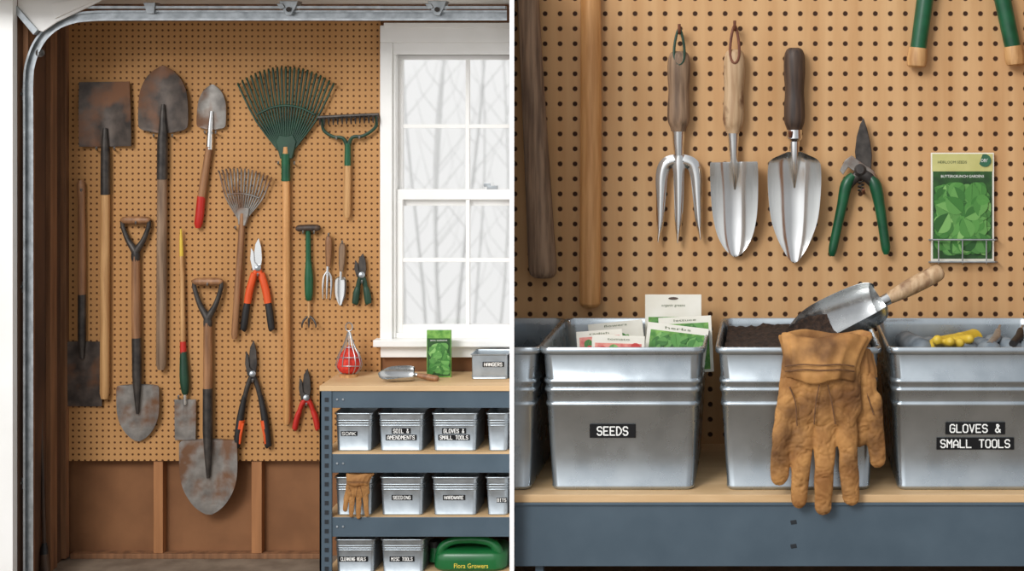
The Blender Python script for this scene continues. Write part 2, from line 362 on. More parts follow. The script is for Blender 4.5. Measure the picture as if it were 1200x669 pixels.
def dhandle(t,cx,y0,y1,w_,d,ms,mg,ang=0):
    t.part('yoke',J(R([(cx,y1+6,d,4.6),(cx,y1-4,d,4.6),(cx-w_*.55,y1-(y1-y0)*.42,d,3.2),(cx-w_*.92,y0+10,d,2.6),(cx-w_*.9,y0+3,d,2.6)],k=5,n=10),
       R([(cx,y1+6,d,4.6),(cx,y1-4,d,4.6),(cx+w_*.55,y1-(y1-y0)*.42,d,3.2),(cx+w_*.92,y0+10,d,2.6),(cx+w_*.9,y0+3,d,2.6)],k=5,n=10)),ms)
    t.part('grip',R([(cx-w_,y0+4,d,2.5),(cx-w_*.8,y0+3,d,4.2),(cx,y0+3,d,4.6),(cx+w_*.8,y0+3,d,4.2),(cx+w_,y0+4,d,2.5)],k=3,n=12),mg)
t=Thing('square_shovel','rusty flat square shovel with long wooden handle hung blade up','shovel',u(123,467,6),TG)
t.part('blade',blade((123,172),(122,97),P_(SQ,30.5),4,ridge=3),RUST)
t.part('socket',R([(123,150,8,2.5),(123,168,8,4),(123.5,180,7,5.2),(123.5,228,7,5.4)],n=14),DSTEEL)
t.part('handle',R([(123.5,226,7,5),(123,350,7,5.2),(122.5,460,7,5.4),(122.5,467,7,4)],n=14),W_TAN)
hook(t,113,175);hook(t,134,175)
t=Thing('round_shovel','round point shovel with dark wooden handle hung tip up','shovel',u(190,433,6),TG)
t.part('blade',blade((191,156),(191,77),P_(ROUND,29),4,ridge=4),RUST)
t.part('socket',R([(191,122,8,2),(191,150,8,4.6),(190.5,165,7,6),(190,210,7,6)],n=14),DSTEEL)
t.part('handle',R([(190,208,7,5.4),(189.5,330,7,5.8),(189,426,7,5.8),(189,433,7,4)],n=14),W_GREY)
hook(t,180,160);hook(t,202,160)
t=Thing('hand_spade','small round spade with red-tipped wooden handle','spade',u(233,267,6),TG)
t.part('blade',blade((247,152),(249,99),P_(ROUND,17),4,ridge=2),WORN)
t.part('socket',R([(248,130,6,2),(246.5,152,6,3.4),(245.5,175,6,4)],n=12),STEEL)
t.part('handle',R([(245.5,172,6,4),(240,205,6,4.4),(236,232,6,4.6)],n=12),W_BR)
t.part('grip',R([(236,230,6,4.8),(234,252,6,5),(232.5,262,6,4.8),(232,267,6,3)],n=12),RED)
hook(t,240,156);hook(t,253,156)
def fan(name,label,hub,hd,ends,mt,mh,hubpoly,r,nt,brace,mhd):
    t=Thing(name,label,'rake',u(hd[-1][0],hd[-1][1],6),TG)
    for i in range(nt):
        q=-1+2*i/(nt-1);ex,ey=ends(q);bx,by=hub[0]+q*hub[2],hub[1]
        mx,my=bx+(ex-bx)*.5+q*3,by+(ey-by)*.45
        t.part('tine',R([(bx,by,6,r),(mx,my,7,r),(ex-q*2,ey+5,7,r),(ex,ey,9,r),(ex,ey+1.5,13,r*.8)],k=3,n=6),mt)
    t.part('tine_brace',R([(hub[0]+(ends(q)[0]-hub[0])*brace+q*3,hub[1]+(ends(q)[1]-hub[1])*brace,8.5,r*1.1) for q in(-1,-.5,0,.5,1)],k=4,n=6),mt)
    t.part('rake_head',prism(hubpoly,3,9),mh,bevel=.8)
    t.part('handle',R([(x,y,7,z) for x,y,z in hd],n=14),mhd)
    return t
t=fan('leaf_rake','dark green fan leaf rake with long orange wooden handle',(335,178,7),[(335,172,3),(335,190,4.4),(335.5,350,4.4),(336,492,4.6),(336,497,3)],
  lambda q:(335+56*q,79+19*q*q),GRND,GRND,[(328,186),(323,166),(327,158),(335,160),(343,158),(347,166),(342,186)],1.25,23,.55,W_OR)
t.part('ferrule',R([(335,180,7,5.2),(335,212,7,5.2)],n=12),GRN)
hook(t,326,192);hook(t,345,192)
t=fan('leaf_rake','small tan metal fan rake with short wooden handle',(284,256,5),[(284,250,2.6),(283,272,3.6),(279,330,3.8),(275,392,4),(274.5,397,2.6)],
  lambda q:(287+31*q,198+6*q*q+4*q),WORN,WORN,[(279,264),(277,246),(282,243),(292,244),(291,252),(287,265)],.95,15,.5,W_BR)
hook(t,276,268)
t=Thing('bow_rake','steel bow rake with green socket and short wooden handle','rake',u(406,255,6),TG)
t.part('head_bar',R([(373,138,7,2.4),(400,136.5,7,2.4),(444,134.5,7,2.4)],n=8),DSTEEL)
for i in range(14):
    x=375+i*5.2;y=138-i*.27;t.part('tine',R([(x,y,7,1.5),(x,y+3,11,1.4),(x,y+9,15,.6)],n=6),DSTEEL)
t.part('bow',J(R([(378,138,7,1.7),(379,152,7,1.9),(390,160,7,2),(402,162,7,2.2),(407,172,7,2.6)],k=5,n=8),R([(441,136,7,1.7),(440,149,7,1.9),(426,159,7,2),(413,161,7,2.2),(408,172,7,2.6)],k=5,n=8)),GRND)
t.part('socket',R([(407.5,168,7,3.4),(407.5,194,7,4)],n=12),GRN)
t.part('handle',R([(407.5,193,7,3.8),(406.5,250,7,4.2),(406.5,255,7,3)],n=12),W_TAN)
hook(t,394,163,10);hook(t,421,162,10)
t=Thing('square_spade','dark flat square spade on a weathered pole','spade',u(96,475,6),TG)
t.part('blade',blade((96,400),(96,475),P_(SQ,24),3,ridge=2),RUST,label='dark rusted square blade')
t.part('socket',R([(96,345,6,4.6),(96,395,6,4.6),(96,420,6,2.5)],n=12),DSTEEL)
t.part('handle',R([(95,211,6,3),(95,216,6,5),(95.5,235,6,4.2),(96,280,6,4.4),(96,350,6,4.6)],n=12),W_BR)
hook(t,95,224)
t=Thing('digging_spade','round point shovel with wooden D-handle and worn steel blade','shovel',u(160,516,6),TG)
dhandle(t,159,255,300,16.5,7,DSTEEL,W_BR)
t.part('shaft',R([(159,300,7,4.6),(159.5,360,7,5.2),(160,400,7,5.2)],n=12),W_BR)
t.part('socket',R([(160,396,7,5.4),(160.5,440,8,5.4),(161,462,9,4),(161,485,8,1.5)],n=12),DSTEEL)
t.part('blade',blade((161,450),(162,517),P_(ROUND2,25),4,ridge=4),WORN)
hook(t,159,262,11)
t=Thing('narrow_transplanter','slender garden tool with yellow tip and small spade blade','trowel',u(217,515,6),TG)
t.part('shaft',R([(212,268,6,.8),(212.5,290,6,2),(213.5,330,6,2.6),(215,420,6,3.2)],n=10),W_TAN)
t.part('yellow_tip',R([(212,268,6,.9),(212.3,282,6,1.9),(212.8,300,6,2.3)],n=10),YEL)
t.part('red_band',R([(214.4,400,6,3.4),(214.9,414,6,3.8)],n=10),RED)
t.part('green_grip',R([(215,412,6,3.8),(216,440,6,5.4),(217,456,6,4.6),(217,462,6,3)],k=3,n=12),GRND)
t.part('neck',R([(217,458,6,2.2),(217,474,6,2.2)],n=10),STEEL)
t.part('blade',blade((217,468),(217,515),P_(SQ,12.5),4,ridge=2),WORN)
hook(t,209,466)
t=Thing('large_shovel','large worn round point shovel with wooden D-handle','shovel',u(244,602,6),TG)
dhandle(t,243.5,327,378,17,8,DSTEEL,W_BR)
t.part('shaft',R([(243.5,378,8,4.8),(243.5,430,8,5.2),(243.5,470,8,5.2)],n=12),W_BR)
t.part('socket',R([(243.5,455,8,5.6),(243.5,505,9,5.8),(244,530,12,4.6),(244,560,9,2)],n=12),DSTEEL)
t.part('blade',blade((243.5,514),(245,603),P_(ROUND2,34),5,ridge=5),WORN)
hook(t,243,334,12)
def lopper(name,label,cx,yt,yp,yb,w_,mh,mg,ms,cat='loppers',gr=.42,gw=4.):
    t=Thing(name,label,cat,u(cx,yb,6),'cutting tools on the wall')
    h=yp-yt
    t.part('blade',prism([(cx-2,yp+4),(cx-5,yp-h*.35),(cx-3,yp-h*.8),(cx+1,yt),(cx+4,yp-h*.7),(cx+5,yp-h*.3),(cx+3,yp+4)],4,6.5),ms,bevel=.3)
    t.part('counter_blade',prism([(cx-6,yp+3),(cx-9,yp-h*.3),(cx-8,yp-h*.68),(cx-5,yp-h*.55),(cx-4,yp-h*.2),(cx+3,yp)],6.5,8.5),ms,bevel=.3)
    t.part('pivot',R([(cx,yp,3,3.6),(cx,yp,10,3.6),(cx,yp,11,2)],n=14),GALV)
    L_=yb-yp
    for s in(-1,1):
        t.part('handle',R([(cx+s*1,yp+2,6,3),(cx+s*w_*.35,yp+L_*.2,6,3),(cx+s*w_*.6,yp+L_*.45,6,2.6)],k=4,n=10),mh)
        t.part('grip',R([(cx+s*w_*(.3+.62*gr),yp+L_*gr,6,3),(cx+s*w_*.75,yp+L_*.6,6,gw),(cx+s*w_*.95,yp+L_*.95,6,gw),(cx+s*w_,yb,6,2.6)],k=3,n=12),mg)
    hook(t,cx,yp+9,10)
    return t
t=lopper('loppers','short-handled loppers with black shanks and orange grips',302,279,314,387,17,ORG,BLK,STEEL,gr=.55)
for s in(-1,1): t.part('orange_sleeve',R([(302+s*4,320,6.5,4),(302+s*9.5,340,6.5,4.4),(302+s*12,355,6.5,4.2)],k=3,n=12),ORG)
t=lopper('loppers','bypass loppers with black handles and small orange ends',296,399,438,524,19,DSTEEL,BLK,DSTEEL,gr=.3,gw=4.2)
for s in(-1,1): t.part('orange_accent',R([(296+s*13.5,492,6,4.4),(296+s*15.5,502,6,4.4)],n=12),ORG)
for s in(-1,1): t.part('orange_lining',R([(296+s*11,496,9,1.4),(296+s*14,510,9.6,1.6),(296+s*15,520,9.6,1.2)],n=8),ORG)
lopper('pliers','small shears with bright red handles',359,432,466,503,14,RED,RED,DSTEEL,cat='shears',gw=3.4)
lopper('pruning_shears','small pruning shears with dark green handles',424,297,322,356,8,GRND,GRND,DSTEEL,cat='pruners')
t=Thing('hand_cultivator','short green-handled cultivator with a wooden cross grip','cultivator',u(362,385,6),'hand tools on the wall')
t.part('cross_grip',R([(347,268,7,2.4),(350,267.5,7,4),(361,267,7,4),(372,267,7,4),(375,267,7,2.4)],n=12),W_DK)
t.part('shaft',R([(361,268,6,3),(361.5,310,6,3.2)],n=12),GRN)
t.part('green_grip',R([(361.5,305,6,3.2),(362,325,6,5),(362,345,6,4.6),(362,352,6,3)],k=3,n=12),GRN)
t.part('neck',R([(362,350,6,1.8),(362,374,6,1.8)],n=10),W_TAN)
t.part('prongs',J(*[R([(362,370,6,1.4),(362+q*5,374,7,1.3),(362+q*8,380,10,1.1),(362+q*8,384,14,.6)],k=3,n=8) for q in(-1,0,1)]),DSTEEL)
hook(t,355,273);hook(t,368,273)
t=Thing('hand_fork','small steel hand fork with wooden handle','hand fork',u(384,350,6),'hand tools on the wall')
t.part('handle',R([(385,276,6,2),(385,282,6,3.8),(385,300,6,3.6),(384.5,312,6,2.6)],k=3,n=12),W_BR)
t.part('neck',R([(384.5,310,6,1.8),(384,322,6,1.8)],n=8),STEEL)
t.part('tines',J(*[R([(384,318,6,1.5),(384+q*4,324,6.5,1.5),(383.5+q*5,336,7,1.3),(383+q*4.5,350,7,.6)],k=3,n=8) for q in(-1,0,1)]),STEEL)
hook(t,385,276,9)
t=Thing('hand_trowel','small steel hand trowel with wooden handle','trowel',u(399,357,6),'hand tools on the wall')
t.part('handle',R([(401,285,6,2.4),(401,292,6,4),(400.5,308,6,3.6),(400,318,6,2.4)],k=3,n=12),W_GREY)
t.part('neck',R([(400,316,6,1.8),(399.5,328,6,1.8)],n=8),STEEL)
t.part('blade',blade((399.5,324),(398.5,358),P_(TRW,6.6),5,th=1),STEEL)
hook(t,401,285,9)
# ================= BENCH
sd=85
bn=Thing('steel_shelving_unit','blue-grey steel shelving workbench with plywood top','shelving unit',u(480,690,sd))
YT=435.
def slant(xl,d0,d1,y0,y1,pxr=597): 
    return prismY([(xl,d0),(SP(pxr,d0),d0),(SP(pxr,d1),d1),(xl,d1)],y0,y1)
xl=u(376,0,sd)[0]
bn.part('worktop',slant(xl-1,1,sd+2,YT,YT+6),PLY,smooth=False,bevel=.5)
def yy_(py,d=sd): return u(0,py,d)[1]
S2,S3,S4=510.,582.,646.
for nm,(a,b) in {'t':(457.5,478),'m':(532,554),'b':(606,629)}.items():
    bn.part('beam',slant(xl,sd-4,sd,yy_(a),yy_(b)),BLUE,smooth=False,bevel=.5)
    bn.part('beam',slant(xl,1,4,yy_(a),yy_(b)),BLUE,smooth=False,bevel=.5)
for s in(S2,S3,S4): bn.part('shelf_board',slant(xl+2,1,sd-.5,s,s+3.4 if s<640 else s+6),PLY,smooth=False)
xu=u(389,0,sd)[0]
for d0,d1 in((sd-2,sd+1.5),(1,4)):
    bn.part('upright',J(box(xl-1,xu,YT+6,655,d0,d1),box(xl-1,xl+1,YT+6,655,d1-10 if d0>50 else d0,d1)),BLUE,smooth=False)
for y in range(466,690,11):
    bn.part('slot',boxp(380.5,385,y,y+5,sd+1,sd+2),BLUED,smooth=False)
for y in(468,543,617):
    for x in(395,402): bn.part('rivet',rod([u(x,y,sd),u(x,y,sd+1.2)],[1.3,1]),GALV)
def rr(cx,cd,hx,hd,r,Y,n=5):
    P=[]
    for k,(sx,sy) in enumerate(((1,1),(-1,1),(-1,-1),(1,-1))):
        for i in range(n):
            a=math.radians(90*k+90*i/(n-1));P.append((cx+sx*(hx-r)+r*math.cos(a),Y,cd+sy*(hd-r)+r*math.sin(a)))
    return P
def loft(rings,capA=True,capB=True):
    n=len(rings[0]);v=[p for r in rings for p in r];f=[]
    for i in range(len(rings)-1):
        for j in range(n): f.append((i*n+j,i*n+(j+1)%n,(i+1)*n+(j+1)%n,(i+1)*n+j))
    if capA:f.append(tuple(range(n)))
    if capB:f.append(tuple(len(v)-n+j for j in range(n)))
    return v,f
def profile(ins,k,ribs,full):
    out=[(1,ins(1)+1.5*k),(.985,ins(1)-.4*k),(.972,ins(.96)-.4*k),(.965,ins(.95)+.2*k)]
    for t in sorted(ribs,reverse=True):
        out+=[(t+.02,ins(t)+.3*k),(t+.012,ins(t)-.9*k),(t,ins(t)-1.4*k),(t-.012,ins(t)-.9*k),(t-.02,ins(t)+.3*k)]
    out+=[(.055,ins(.07)),(.045,.8*k),(.035,0),(.01,0),(0,1.0*k),(0,2.4*k),(.01,3.4*k),(.05,4.2*k)]
    if full: out+=[(.5,ins(.5)+1.6*k),(.97,ins(.97)+2*k)]
    return out
def binmesh(X0,X1,Y0,Y1,dB,dF,taper,r,k=1.,ribs=(.2,.27,.33)):
    cx=(X0+X1)/2;hx=(X1-X0)/2;cd=(dB+dF)/2;hd=(dF-dB)/2;H=Y1-Y0
    out=profile(lambda t:taper*t+3.2*k,k,ribs,True)
    return loft([rr(cx,cd,hx-i,hd-i,max(r-i*.3,1),Y0+H*t,8) for t,i in out])
BG='galvanized storage bins'
def mkbin(label,X0,X1,Y0,Y1,dB,dF,taper,r,k,mat,lab=None,grp=BG,ribs=(.2,.27,.33),name='metal_bin'):
    t=Thing(name,label,'storage bin',((X0+X1)/2,Y1,(dB+dF)/2),grp)
    t.part('body',binmesh(X0,X1,Y0,Y1,dB,dF,taper,r,k,ribs),mat,ang=50)
    if lab:
        for (s,cx,cy,w_,h_,tw,th_) in lab:
            yw=100+(cy-100)*sc(dF); tt=(yw-Y0)/(Y1-Y0); d=dF-(taper*tt+3.2*k)+.9
            l=t.part('label',boxp(cx-w_/2,cx+w_/2,cy-h_/2,cy+h_/2,d-1.6,d),BLABEL,smooth=False)
            t.part('lettering',mono(s,cx,cy,tw,th_,d+.2,.16 if k>.8 else .17),WLET,parent=l,smooth=False)
    return t
def sbin(px0,px1,pt,pb,label,lab,dB=20,dF=80):
    a=u(px0,pt,dF);b=u(px1,pb,dF)
    mkbin(label,a[0],b[0],a[1],b[1],dB,dF,1.6,5,.38,GALVI,lab,grp='small galvanized bins on the bench shelves')
def lb(s,cx,cy,w_=24,h_=6): 
    return [(s,cx,cy,w_,h_,w_*.85,h_*.62)]
def yb(S,d=80): return 100+(S-100)/sc(d)
B2,B3,B4=yb(S2),yb(S3),yb(S4)
sbin(391,437,484,B2,'small galvanized metal bin with black name label',lb('SOAK',409,508,19,5.5))
sbin(442,497,484,B2,'galvanized metal bin labelled for soil and amendments',[('SOIL &',470,505,22,6.4,18,4.2),('AMENDMENTS',470,512.6,36,6.4,32,4.2)])
sbin(505,560,484,B2,'galvanized metal bin labelled for gloves and small tools',[('GLOVES &',532,505,28,6.4,24,4.2),('SMALL TOOLS',532,512.6,37,6.4,33,4.2)])
sbin(569,596.5,484,B2,'galvanized metal bin at the end of the shelf row',None)
sbin(391,437,559,B3,'galvanized metal bin with a leather glove draped over it',None)
sbin(444,497,559,B3,'small galvanized metal bin with black name label',lb('SEEDING',471,583,24,6))
sbin(505,560,559,B3,'small galvanized metal bin with black name label',lb('HARDWARE',532,583,26,6))
sbin(568,596.5,559,B3,'galvanized metal bin at the end of the shelf row',lb('BITS',588,586,12,5.5))
sbin(391,440,632,B4,'galvanized metal bin on the lowest bench shelf',lb('CLEANING REALS',414,655,34,6))
sbin(445,498,632,B4,'galvanized metal bin on the lowest bench shelf',lb('MISC TOOLS',471,655,29,6))
a=u(551,415,50);b=u(595.5,0,50)
mkbin('low rectangular galvanized box standing on the workbench top',a[0],b[0],a[1],YT,14,50,.1,2.5,.4,GALVI,[('HANGERS',578,427,25,6,21,4)],grp='small galvanized bins on the bench shelves',ribs=(.88,))
# green jug
t=Thing('watering_jug','glossy green plastic garden jug with yellow lettering','jug',u(548,690,70))
a=u(506,631,78);b=u(592,0,78);cx=(a[0]+b[0])/2;hx=(b[0]-a[0])/2
t.part('body',loft([rr(cx,48,hx*s,28*s2,14*s,y,8) for y,s,s2 in((646,.93,.9),(643,1,1),(634,1,1),(628,.98,.97),(624.5,.9,.88),(623,.72,.7))]),JUG)
t.part('handle',R([(518,656,66,6),(518,642,66,5.5),(530,634,66,4.8),(552,632,66,4.6),(574,635,66,5),(583,644,66,6),(584,656,66,6)],k=5,n=14),JUG)
t.part('spout',R([(512,656,50,9),(511,646,50,7),(510,638,50,6)],n=16),JUG)
t.part('cap',R([(510,640,50,7.4),(509.5,633,50,7.4)],n=16),BLK)
t.part('lettering',text('Flora Growers',552,663,40,5.5,76.6),YLET,smooth=False)
# twine holder
t=Thing('twine_holder','teardrop wire holder filled with red mesh on the workbench','twine holder',(u(409,0,32)[0],YT,32))
cyb=100+(YT-100)/sc(32)
t.part('base',R([(409,cyb,32,11),(409,cyb-2.5,32,11),(409,cyb-3.5,32,9)],n=24),W_TAN)
wr=[]
for i in range(12):
    a_=2*math.pi*i/12;X=math.cos(a_);Z=math.sin(a_)
    wr.append(R([(409+9*X,cyb-3,32+9*Z,.5),(409+15*X,cyb-12,32+15*Z,.5),(409+13*X,cyb-24,32+13*Z,.5),(409+6*X,cyb-38,32+6*Z,.5),(409+1.5*X,cyb-52,32+1.5*Z,.5)],k=4,n=5))
for rr_,hh in((15,12),(13.5,22),(8,34)):
    wr.append(R([(409+rr_*math.cos(i*math.pi/12),cyb-hh,32+rr_*math.sin(i*math.pi/12),.5) for i in range(24)],n=5,closed=True))
wr.append(R([(409+4*math.cos(i*math.pi/8),cyb-58+5*math.sin(i*math.pi/8),32,.7) for i in range(16)],n=5,closed=True))
t.part('wire_cage',J(*wr),GALV)
t.part('red_twine',R([(409,cyb-3.5,32,4),(409,cyb-6,32,10),(409,cyb-12,32,13.6),(409,cyb-20,32,12.8),(409,cyb-28,32,8.5),(409,cyb-34,32,4),(409,cyb-37,32,.5)],k=4,n=24),TWINE)
# seed packets
def leafpoly(rnd,x0,x1,y0,y1,n,sz):
    out=[]
    for i in range(n):
        cx=rnd.uniform(x0+sz*.3,x1-sz*.3);cy=rnd.uniform(y0+sz*.3,y1-sz*.3);a=rnd.uniform(0,6.28);s=sz*rnd.uniform(.6,1.1)
        up=[(0,0),(.04,.12),(.12,.24),(.24,.34),(.38,.38),(.54,.36),(.68,.3),(.8,.21),(.9,.12),(1,0)]
        for sg in(1,-1):
            o=[]
            for t_,w_ in up:
                X=(t_-.5)*s;Y=sg*w_*s+sg*.008*s;px=cx+X*math.cos(a)-Y*math.sin(a);py=cy+X*math.sin(a)+Y*math.cos(a)
                o.append((min(max(px,x0),x1),min(max(py,y0),y1)))
            out.append((o,i))
    return out
def leafs(x0,x1,y0,y1,d,n,sz,seed=1):
    return J(*[([tuple(u(a,b,d+.02*i)) for a,b in o],[tuple(range(len(o)))]) for o,i in leafpoly(random.Random(seed),x0,x1,y0,y1,n,sz)])
def packet(label,x0,x1,y0,y1,d,title,head,leafn,sz,seed,titlemat=WLET,grp='seed packets',th=4):
    t=Thing('seed_packet',label,'seed packet',u((x0+x1)/2,y1,d),grp)
    w_=x1-x0;h=y1-y0
    t.part('pouch',boxp(x0,x1,y0,y1,d-th,d),PGREEN if head is not POLIVE else PAPER,smooth=False,bevel=.5)
    t.part('header_print',boxp(x0+w_*.02,x1-w_*.02,y0+h*.01,y0+h*.17,d,d+.3),head,smooth=False)
    t.part('picture_ground',boxp(x0+w_*.03,x1-w_*.03,y0+h*.17,y1-h*.03,d,d+.3),PDGREEN,smooth=False)
    t.part('leaf_print',leafs(x0+w_*.05,x1-w_*.05,y0+h*.27,y1-h*.06,d+.4,leafn,sz,seed),LEAF,smooth=False)
    t.part('lettering',text(title,(x0+x1)/2,y0+h*.215,w_*.68,h*.024,d+.6),titlemat,smooth=False)
    return t
pb=100+(YT-100)/sc(38)
packet('green seed packet with leafy picture standing on the workbench',500,528.5,387,pb,38,'BASIL GARDENS',PGREEN,70,11,3)
# scoops
def scoop(label,base,A3,B3,Rr,upd,H3,hr,mwood,lift=.5):
    t=Thing('garden_scoop',label,'scoop',base,'metal scoops')
    A3=Vector(A3);B3=Vector(B3);ax=B3-A3;axn=ax.normalized()
    up=Vector(upd);up=(up-axn*up.dot(axn)).normalized();side=axn.cross(up).normalized()
    def row(tt,r,a,n=20): return [tuple(A3+ax*tt+side*math.sin(math.radians(-a+2*a*j/n))*r-up*(math.cos(math.radians(-a+2*a*j/n))*r-Rr*lift)) for j in range(n+1)]
    G=[row(tt,r*Rr,a) for tt,r,a in cr([(-.01,.6,112),(.0,.78,112),(.12,.96,110),(.4,1.,100),(.68,.98,85),(.86,.84,64),(.96,.58,42),(1.0,.25,20)],5)]
    t.part('bowl',grid(G,max(Rr*.05,.8),tuple(-up)),DULL,ang=60)
    ring=row(.02,.86*Rr,116,24)
    t.part('end_wall',(ring,[tuple(range(25))]),DULL,smooth=False)
    hs=A3+up*Rr*lift*.4;hd=Vector(H3)-hs
    hp=[(0,.5),(.1,.62),(.25,.78),(.5,.97),(.8,1.),(.95,.9),(1,.55)]
    t.part('handle',rod([hs+hd*a for a,b in cr(hp,4)],[b*hr for a,b in cr(hp,4)],18),mwood)
    t.part('ferrule',rod([hs-hd*.03,hs+hd*.14],[hr*.62,hr*.68],16),DULL)
    return t,A3,ax,side,up
scoop('silver metal scoop with wooden handle lying on the workbench',(u(470,0,60)[0],YT,60),u(485,440,56),u(443,439,66),9,(.15,-.75,.65),u(514,444,60),3.6,W_BR)
# ================= GLOVES
def fuse(m,vox,it,loc):
    o=mkobj('tmp',m,LEATH,loc)
    r=o.modifiers.new('r','REMESH');r.mode='VOXEL';r.voxel_size=vox
    s=o.modifiers.new('s','SMOOTH');s.iterations=it;s.factor=.5
    bpy.context.view_layer.update()
    me=bpy.data.meshes.new_from_object(o.evaluated_get(bpy.context.evaluated_depsgraph_get()))
    V_=[v.co.copy() for v in me.vertices];F_=[tuple(p.vertices) for p in me.polygons]
    bpy.data.objects.remove(o);bpy.data.meshes.remove(me);return V_,F_
def glove(name,label,fx,fy,s,d,parts,vox,group='leather work gloves',wr=1.):
    t=Thing(name,label,'glove',u(fx(65),fy(210),d),group)
    ms=[]
    for (x0,y0,r0,z0,x1,y1,r1,z1) in parts['hand']:
        a=u(fx(x0),fy(y0),d);b=u(fx(x1),fy(y1),d);f=.5
        q=cap((a[0],a[1],z0*s),r0*s*sc(d),(b[0],b[1],z1*s),r1*s*sc(d))
        ms.append(([(p[0],p[1],d+p[2]*f) for p in q[0]],q[1]))
    V_,F_=fuse(J(*ms),vox,2,t.loc)
    out=[]
    for v in V_:
        q=v/(s*.12)
        w1=Vector((noise.noise(q*1.3),noise.noise(q*1.3+Vector((7,0,0))),noise.noise(q*1.3+Vector((0,7,0)))))*.6
        p=q+w1
        c1=max(0,1-abs(noise.noise(Vector((p.x*.8,p.y,p.z*3.4))))*11)
        c2=max(0,1-abs(noise.noise(Vector((p.x*3.2+9,p.y*2,p.z*1.1))))*11)
        c3=max(0,1-abs(noise.noise(p*4.5+Vector((3,3,3))))*8)
        n=.32*noise.noise(q*1.6)-.36*c1-.3*c2-.16*c3
        out.append(v+Vector((noise.noise(q*1.7+Vector((5,5,5)))*.006*s,-n*.014*s*wr,noise.noise(q*1.5+Vector((1,7,5)))*.005*s)))
    me=bpy.data.meshes.new('hand');me.from_pydata([tuple(v) for v in out],[],F_);me.materials.append(LEATH)
    for p in me.polygons:p.use_smooth=True
    o=bpy.data.objects.new('hand',me);COL.objects.link(o);o.parent=t.o
    rings=[]
    for i,(yy,hw,cx,dz,th) in enumerate(cr(parts['cuff'],3)):
        ring=[]
        for j in range(72):
            a_=2*math.pi*j/72
            wv=1+.03*math.sin(a_*5+i*.15)+.025*math.sin(a_*11+1+i*.1)+.015*math.sin(a_*19)
            p=u(fx(cx+hw*math.cos(a_)*wv),fy(yy+2.6*math.sin(a_*4+.5)),d)
            ring.append((p[0],p[1],d+(dz+th*math.sin(a_)*(wv+.06*math.sin(a_*13+i*.2)))*s))
        rings.append(ring)
    t.part('cuff',loft(rings,True,True),LEATH,ang=80)
    for pl in parts['seams']:
        t.part('seam',R([(fx(x),fy(y),d+z*s,.8*s) for x,y,z in pl],k=4,n=6),LEATHD)
    return t
HAND=dict(hand=[
 (36,30,20,6,26,92,17,6),(50,30,20,8,43,92,17,9),(64,30,20,9,64,94,17,10),(80,32,20,8,82,92,17,9),(90,36,18,6,95,86,16,6),
 (22,92,14,6,16,126,12.5,10),(16,126,12.5,10,13,166,10.6,12),
 (42,96,13,9,39,145,12.2,13),(39,145,12.2,13,36,193,10.4,10),
 (67,98,13,10,66,150,12.2,13),(66,150,12.2,13,65,201,10.4,10),
 (92,92,13,8,94,145,12,11),(94,145,12,11,97,191,10.2,8)],
 cuff=[(52,41,62,4,16),(44,42,62,5,17),(36,43,62,3,18),(24,46,63,0,19),(12,50,65,-3,19),(4,54,67,-7,18),(1,52,67,-8,15),(6,47,67,-8,13),(16,42,65,-6,10)],
 seams=[[(20,38,15),(40,36,22),(62,37,23),(84,36,22),(101,38,14)],[(20,44,14),(42,42,22),(62,43,23),(84,42,22),(101,44,13)],[(25,62,12),(32,80,14),(34,108,13)],[(54,106,14),(56,82,16),(60,60,17)],[(79,106,14),(75,82,16),(70,60,17)]])
RS=520.;rd=224
sh=Thing('storage_shelf','blue-grey steel shelf with plywood deck','shelf',(900,655,rd))
sh.part('deck',prismY([(SP(603,0.5),.5),(SP(603,rd),rd),(1262,rd),(1262,.5)],RS,RS+8),PLY,smooth=False,bevel=.6)
sh.part('beam',J(prismY([(SP(603,rd-8),rd-8),(SP(603,rd-1),rd-1),(1262,rd-1),(1262,rd-8)],RS+8,u(0,664,rd)[1]),prismY([(SP(603,rd-8),rd-8),(SP(603,rd+1),rd+1),(1262,rd+1),(1262,rd-8)],RS+8,RS+11)),BLUE,smooth=False,bevel=.6)
sh.part('beam',box(610,1262,RS+8,592,1,8),BLUE,smooth=False)
sh.part('leg',J(box(660,668,RS+8,655,rd-20,rd-9)),BLUE,smooth=False);sh.part('leg',J(box(1250,1258,RS+8,655,rd-20,rd-9)),BLUE,smooth=False)
for x,y in((930,612),(930,640)):
    sh.part('slot',prism([(x-4,y-2),(x+3,y-3),(x+4,y+2),(x-3,y+3)],rd-2,rd-.6),BLUED,smooth=False,bevel=.4)
RT=370.;rF=218;rB=16
def rx(px): return u(px,0,rF)[0]
t=Thing('metal_bin','galvanized metal bin against the white partition','storage bin',(640,RS,120),'large galvanized bins on the shelf')
def slring(Y,ins,r=8):
    x1=rx(632)-ins;a=SP(603.2,rF-ins);b=SP(603.2,rB+ins)
    P=[(b,Y,rB+ins),(a,Y,rF-ins)]
    for (cx,cd,a0) in((x1-r,rF-ins-r,90),(x1-r,rB+ins+r,0)):
        for i in range(6):
            an=math.radians(a0-18*i) ;P.append((cx+r*math.cos(an),Y,cd+r*math.sin(an)))
    return P
out=profile(lambda t:8*t+3.2,1.,(.24,.3,.4),False)+[(.97,12)]
t.part('body',loft([slring(RT+(RS-RT)*a,b) for a,b in out]),GALVB,ang=50)
LBG='large galvanized bins on the shelf'
mkbin('galvanized metal bin labelled seeds full of seed packets',rx(631),rx(826),RT,RS,rB,rF,9,12,1.,GALVB,[('SEEDS',718,505,54,16,36,9.5)],grp=LBG,ribs=(.24,.3,.4))
mkbin('galvanized metal bin holding soil with a glove draped over its rim',rx(838),rx(1034),RT,RS,rB,rF,9,12,1.,GALVB,None,grp=LBG,ribs=(.24,.3,.4))
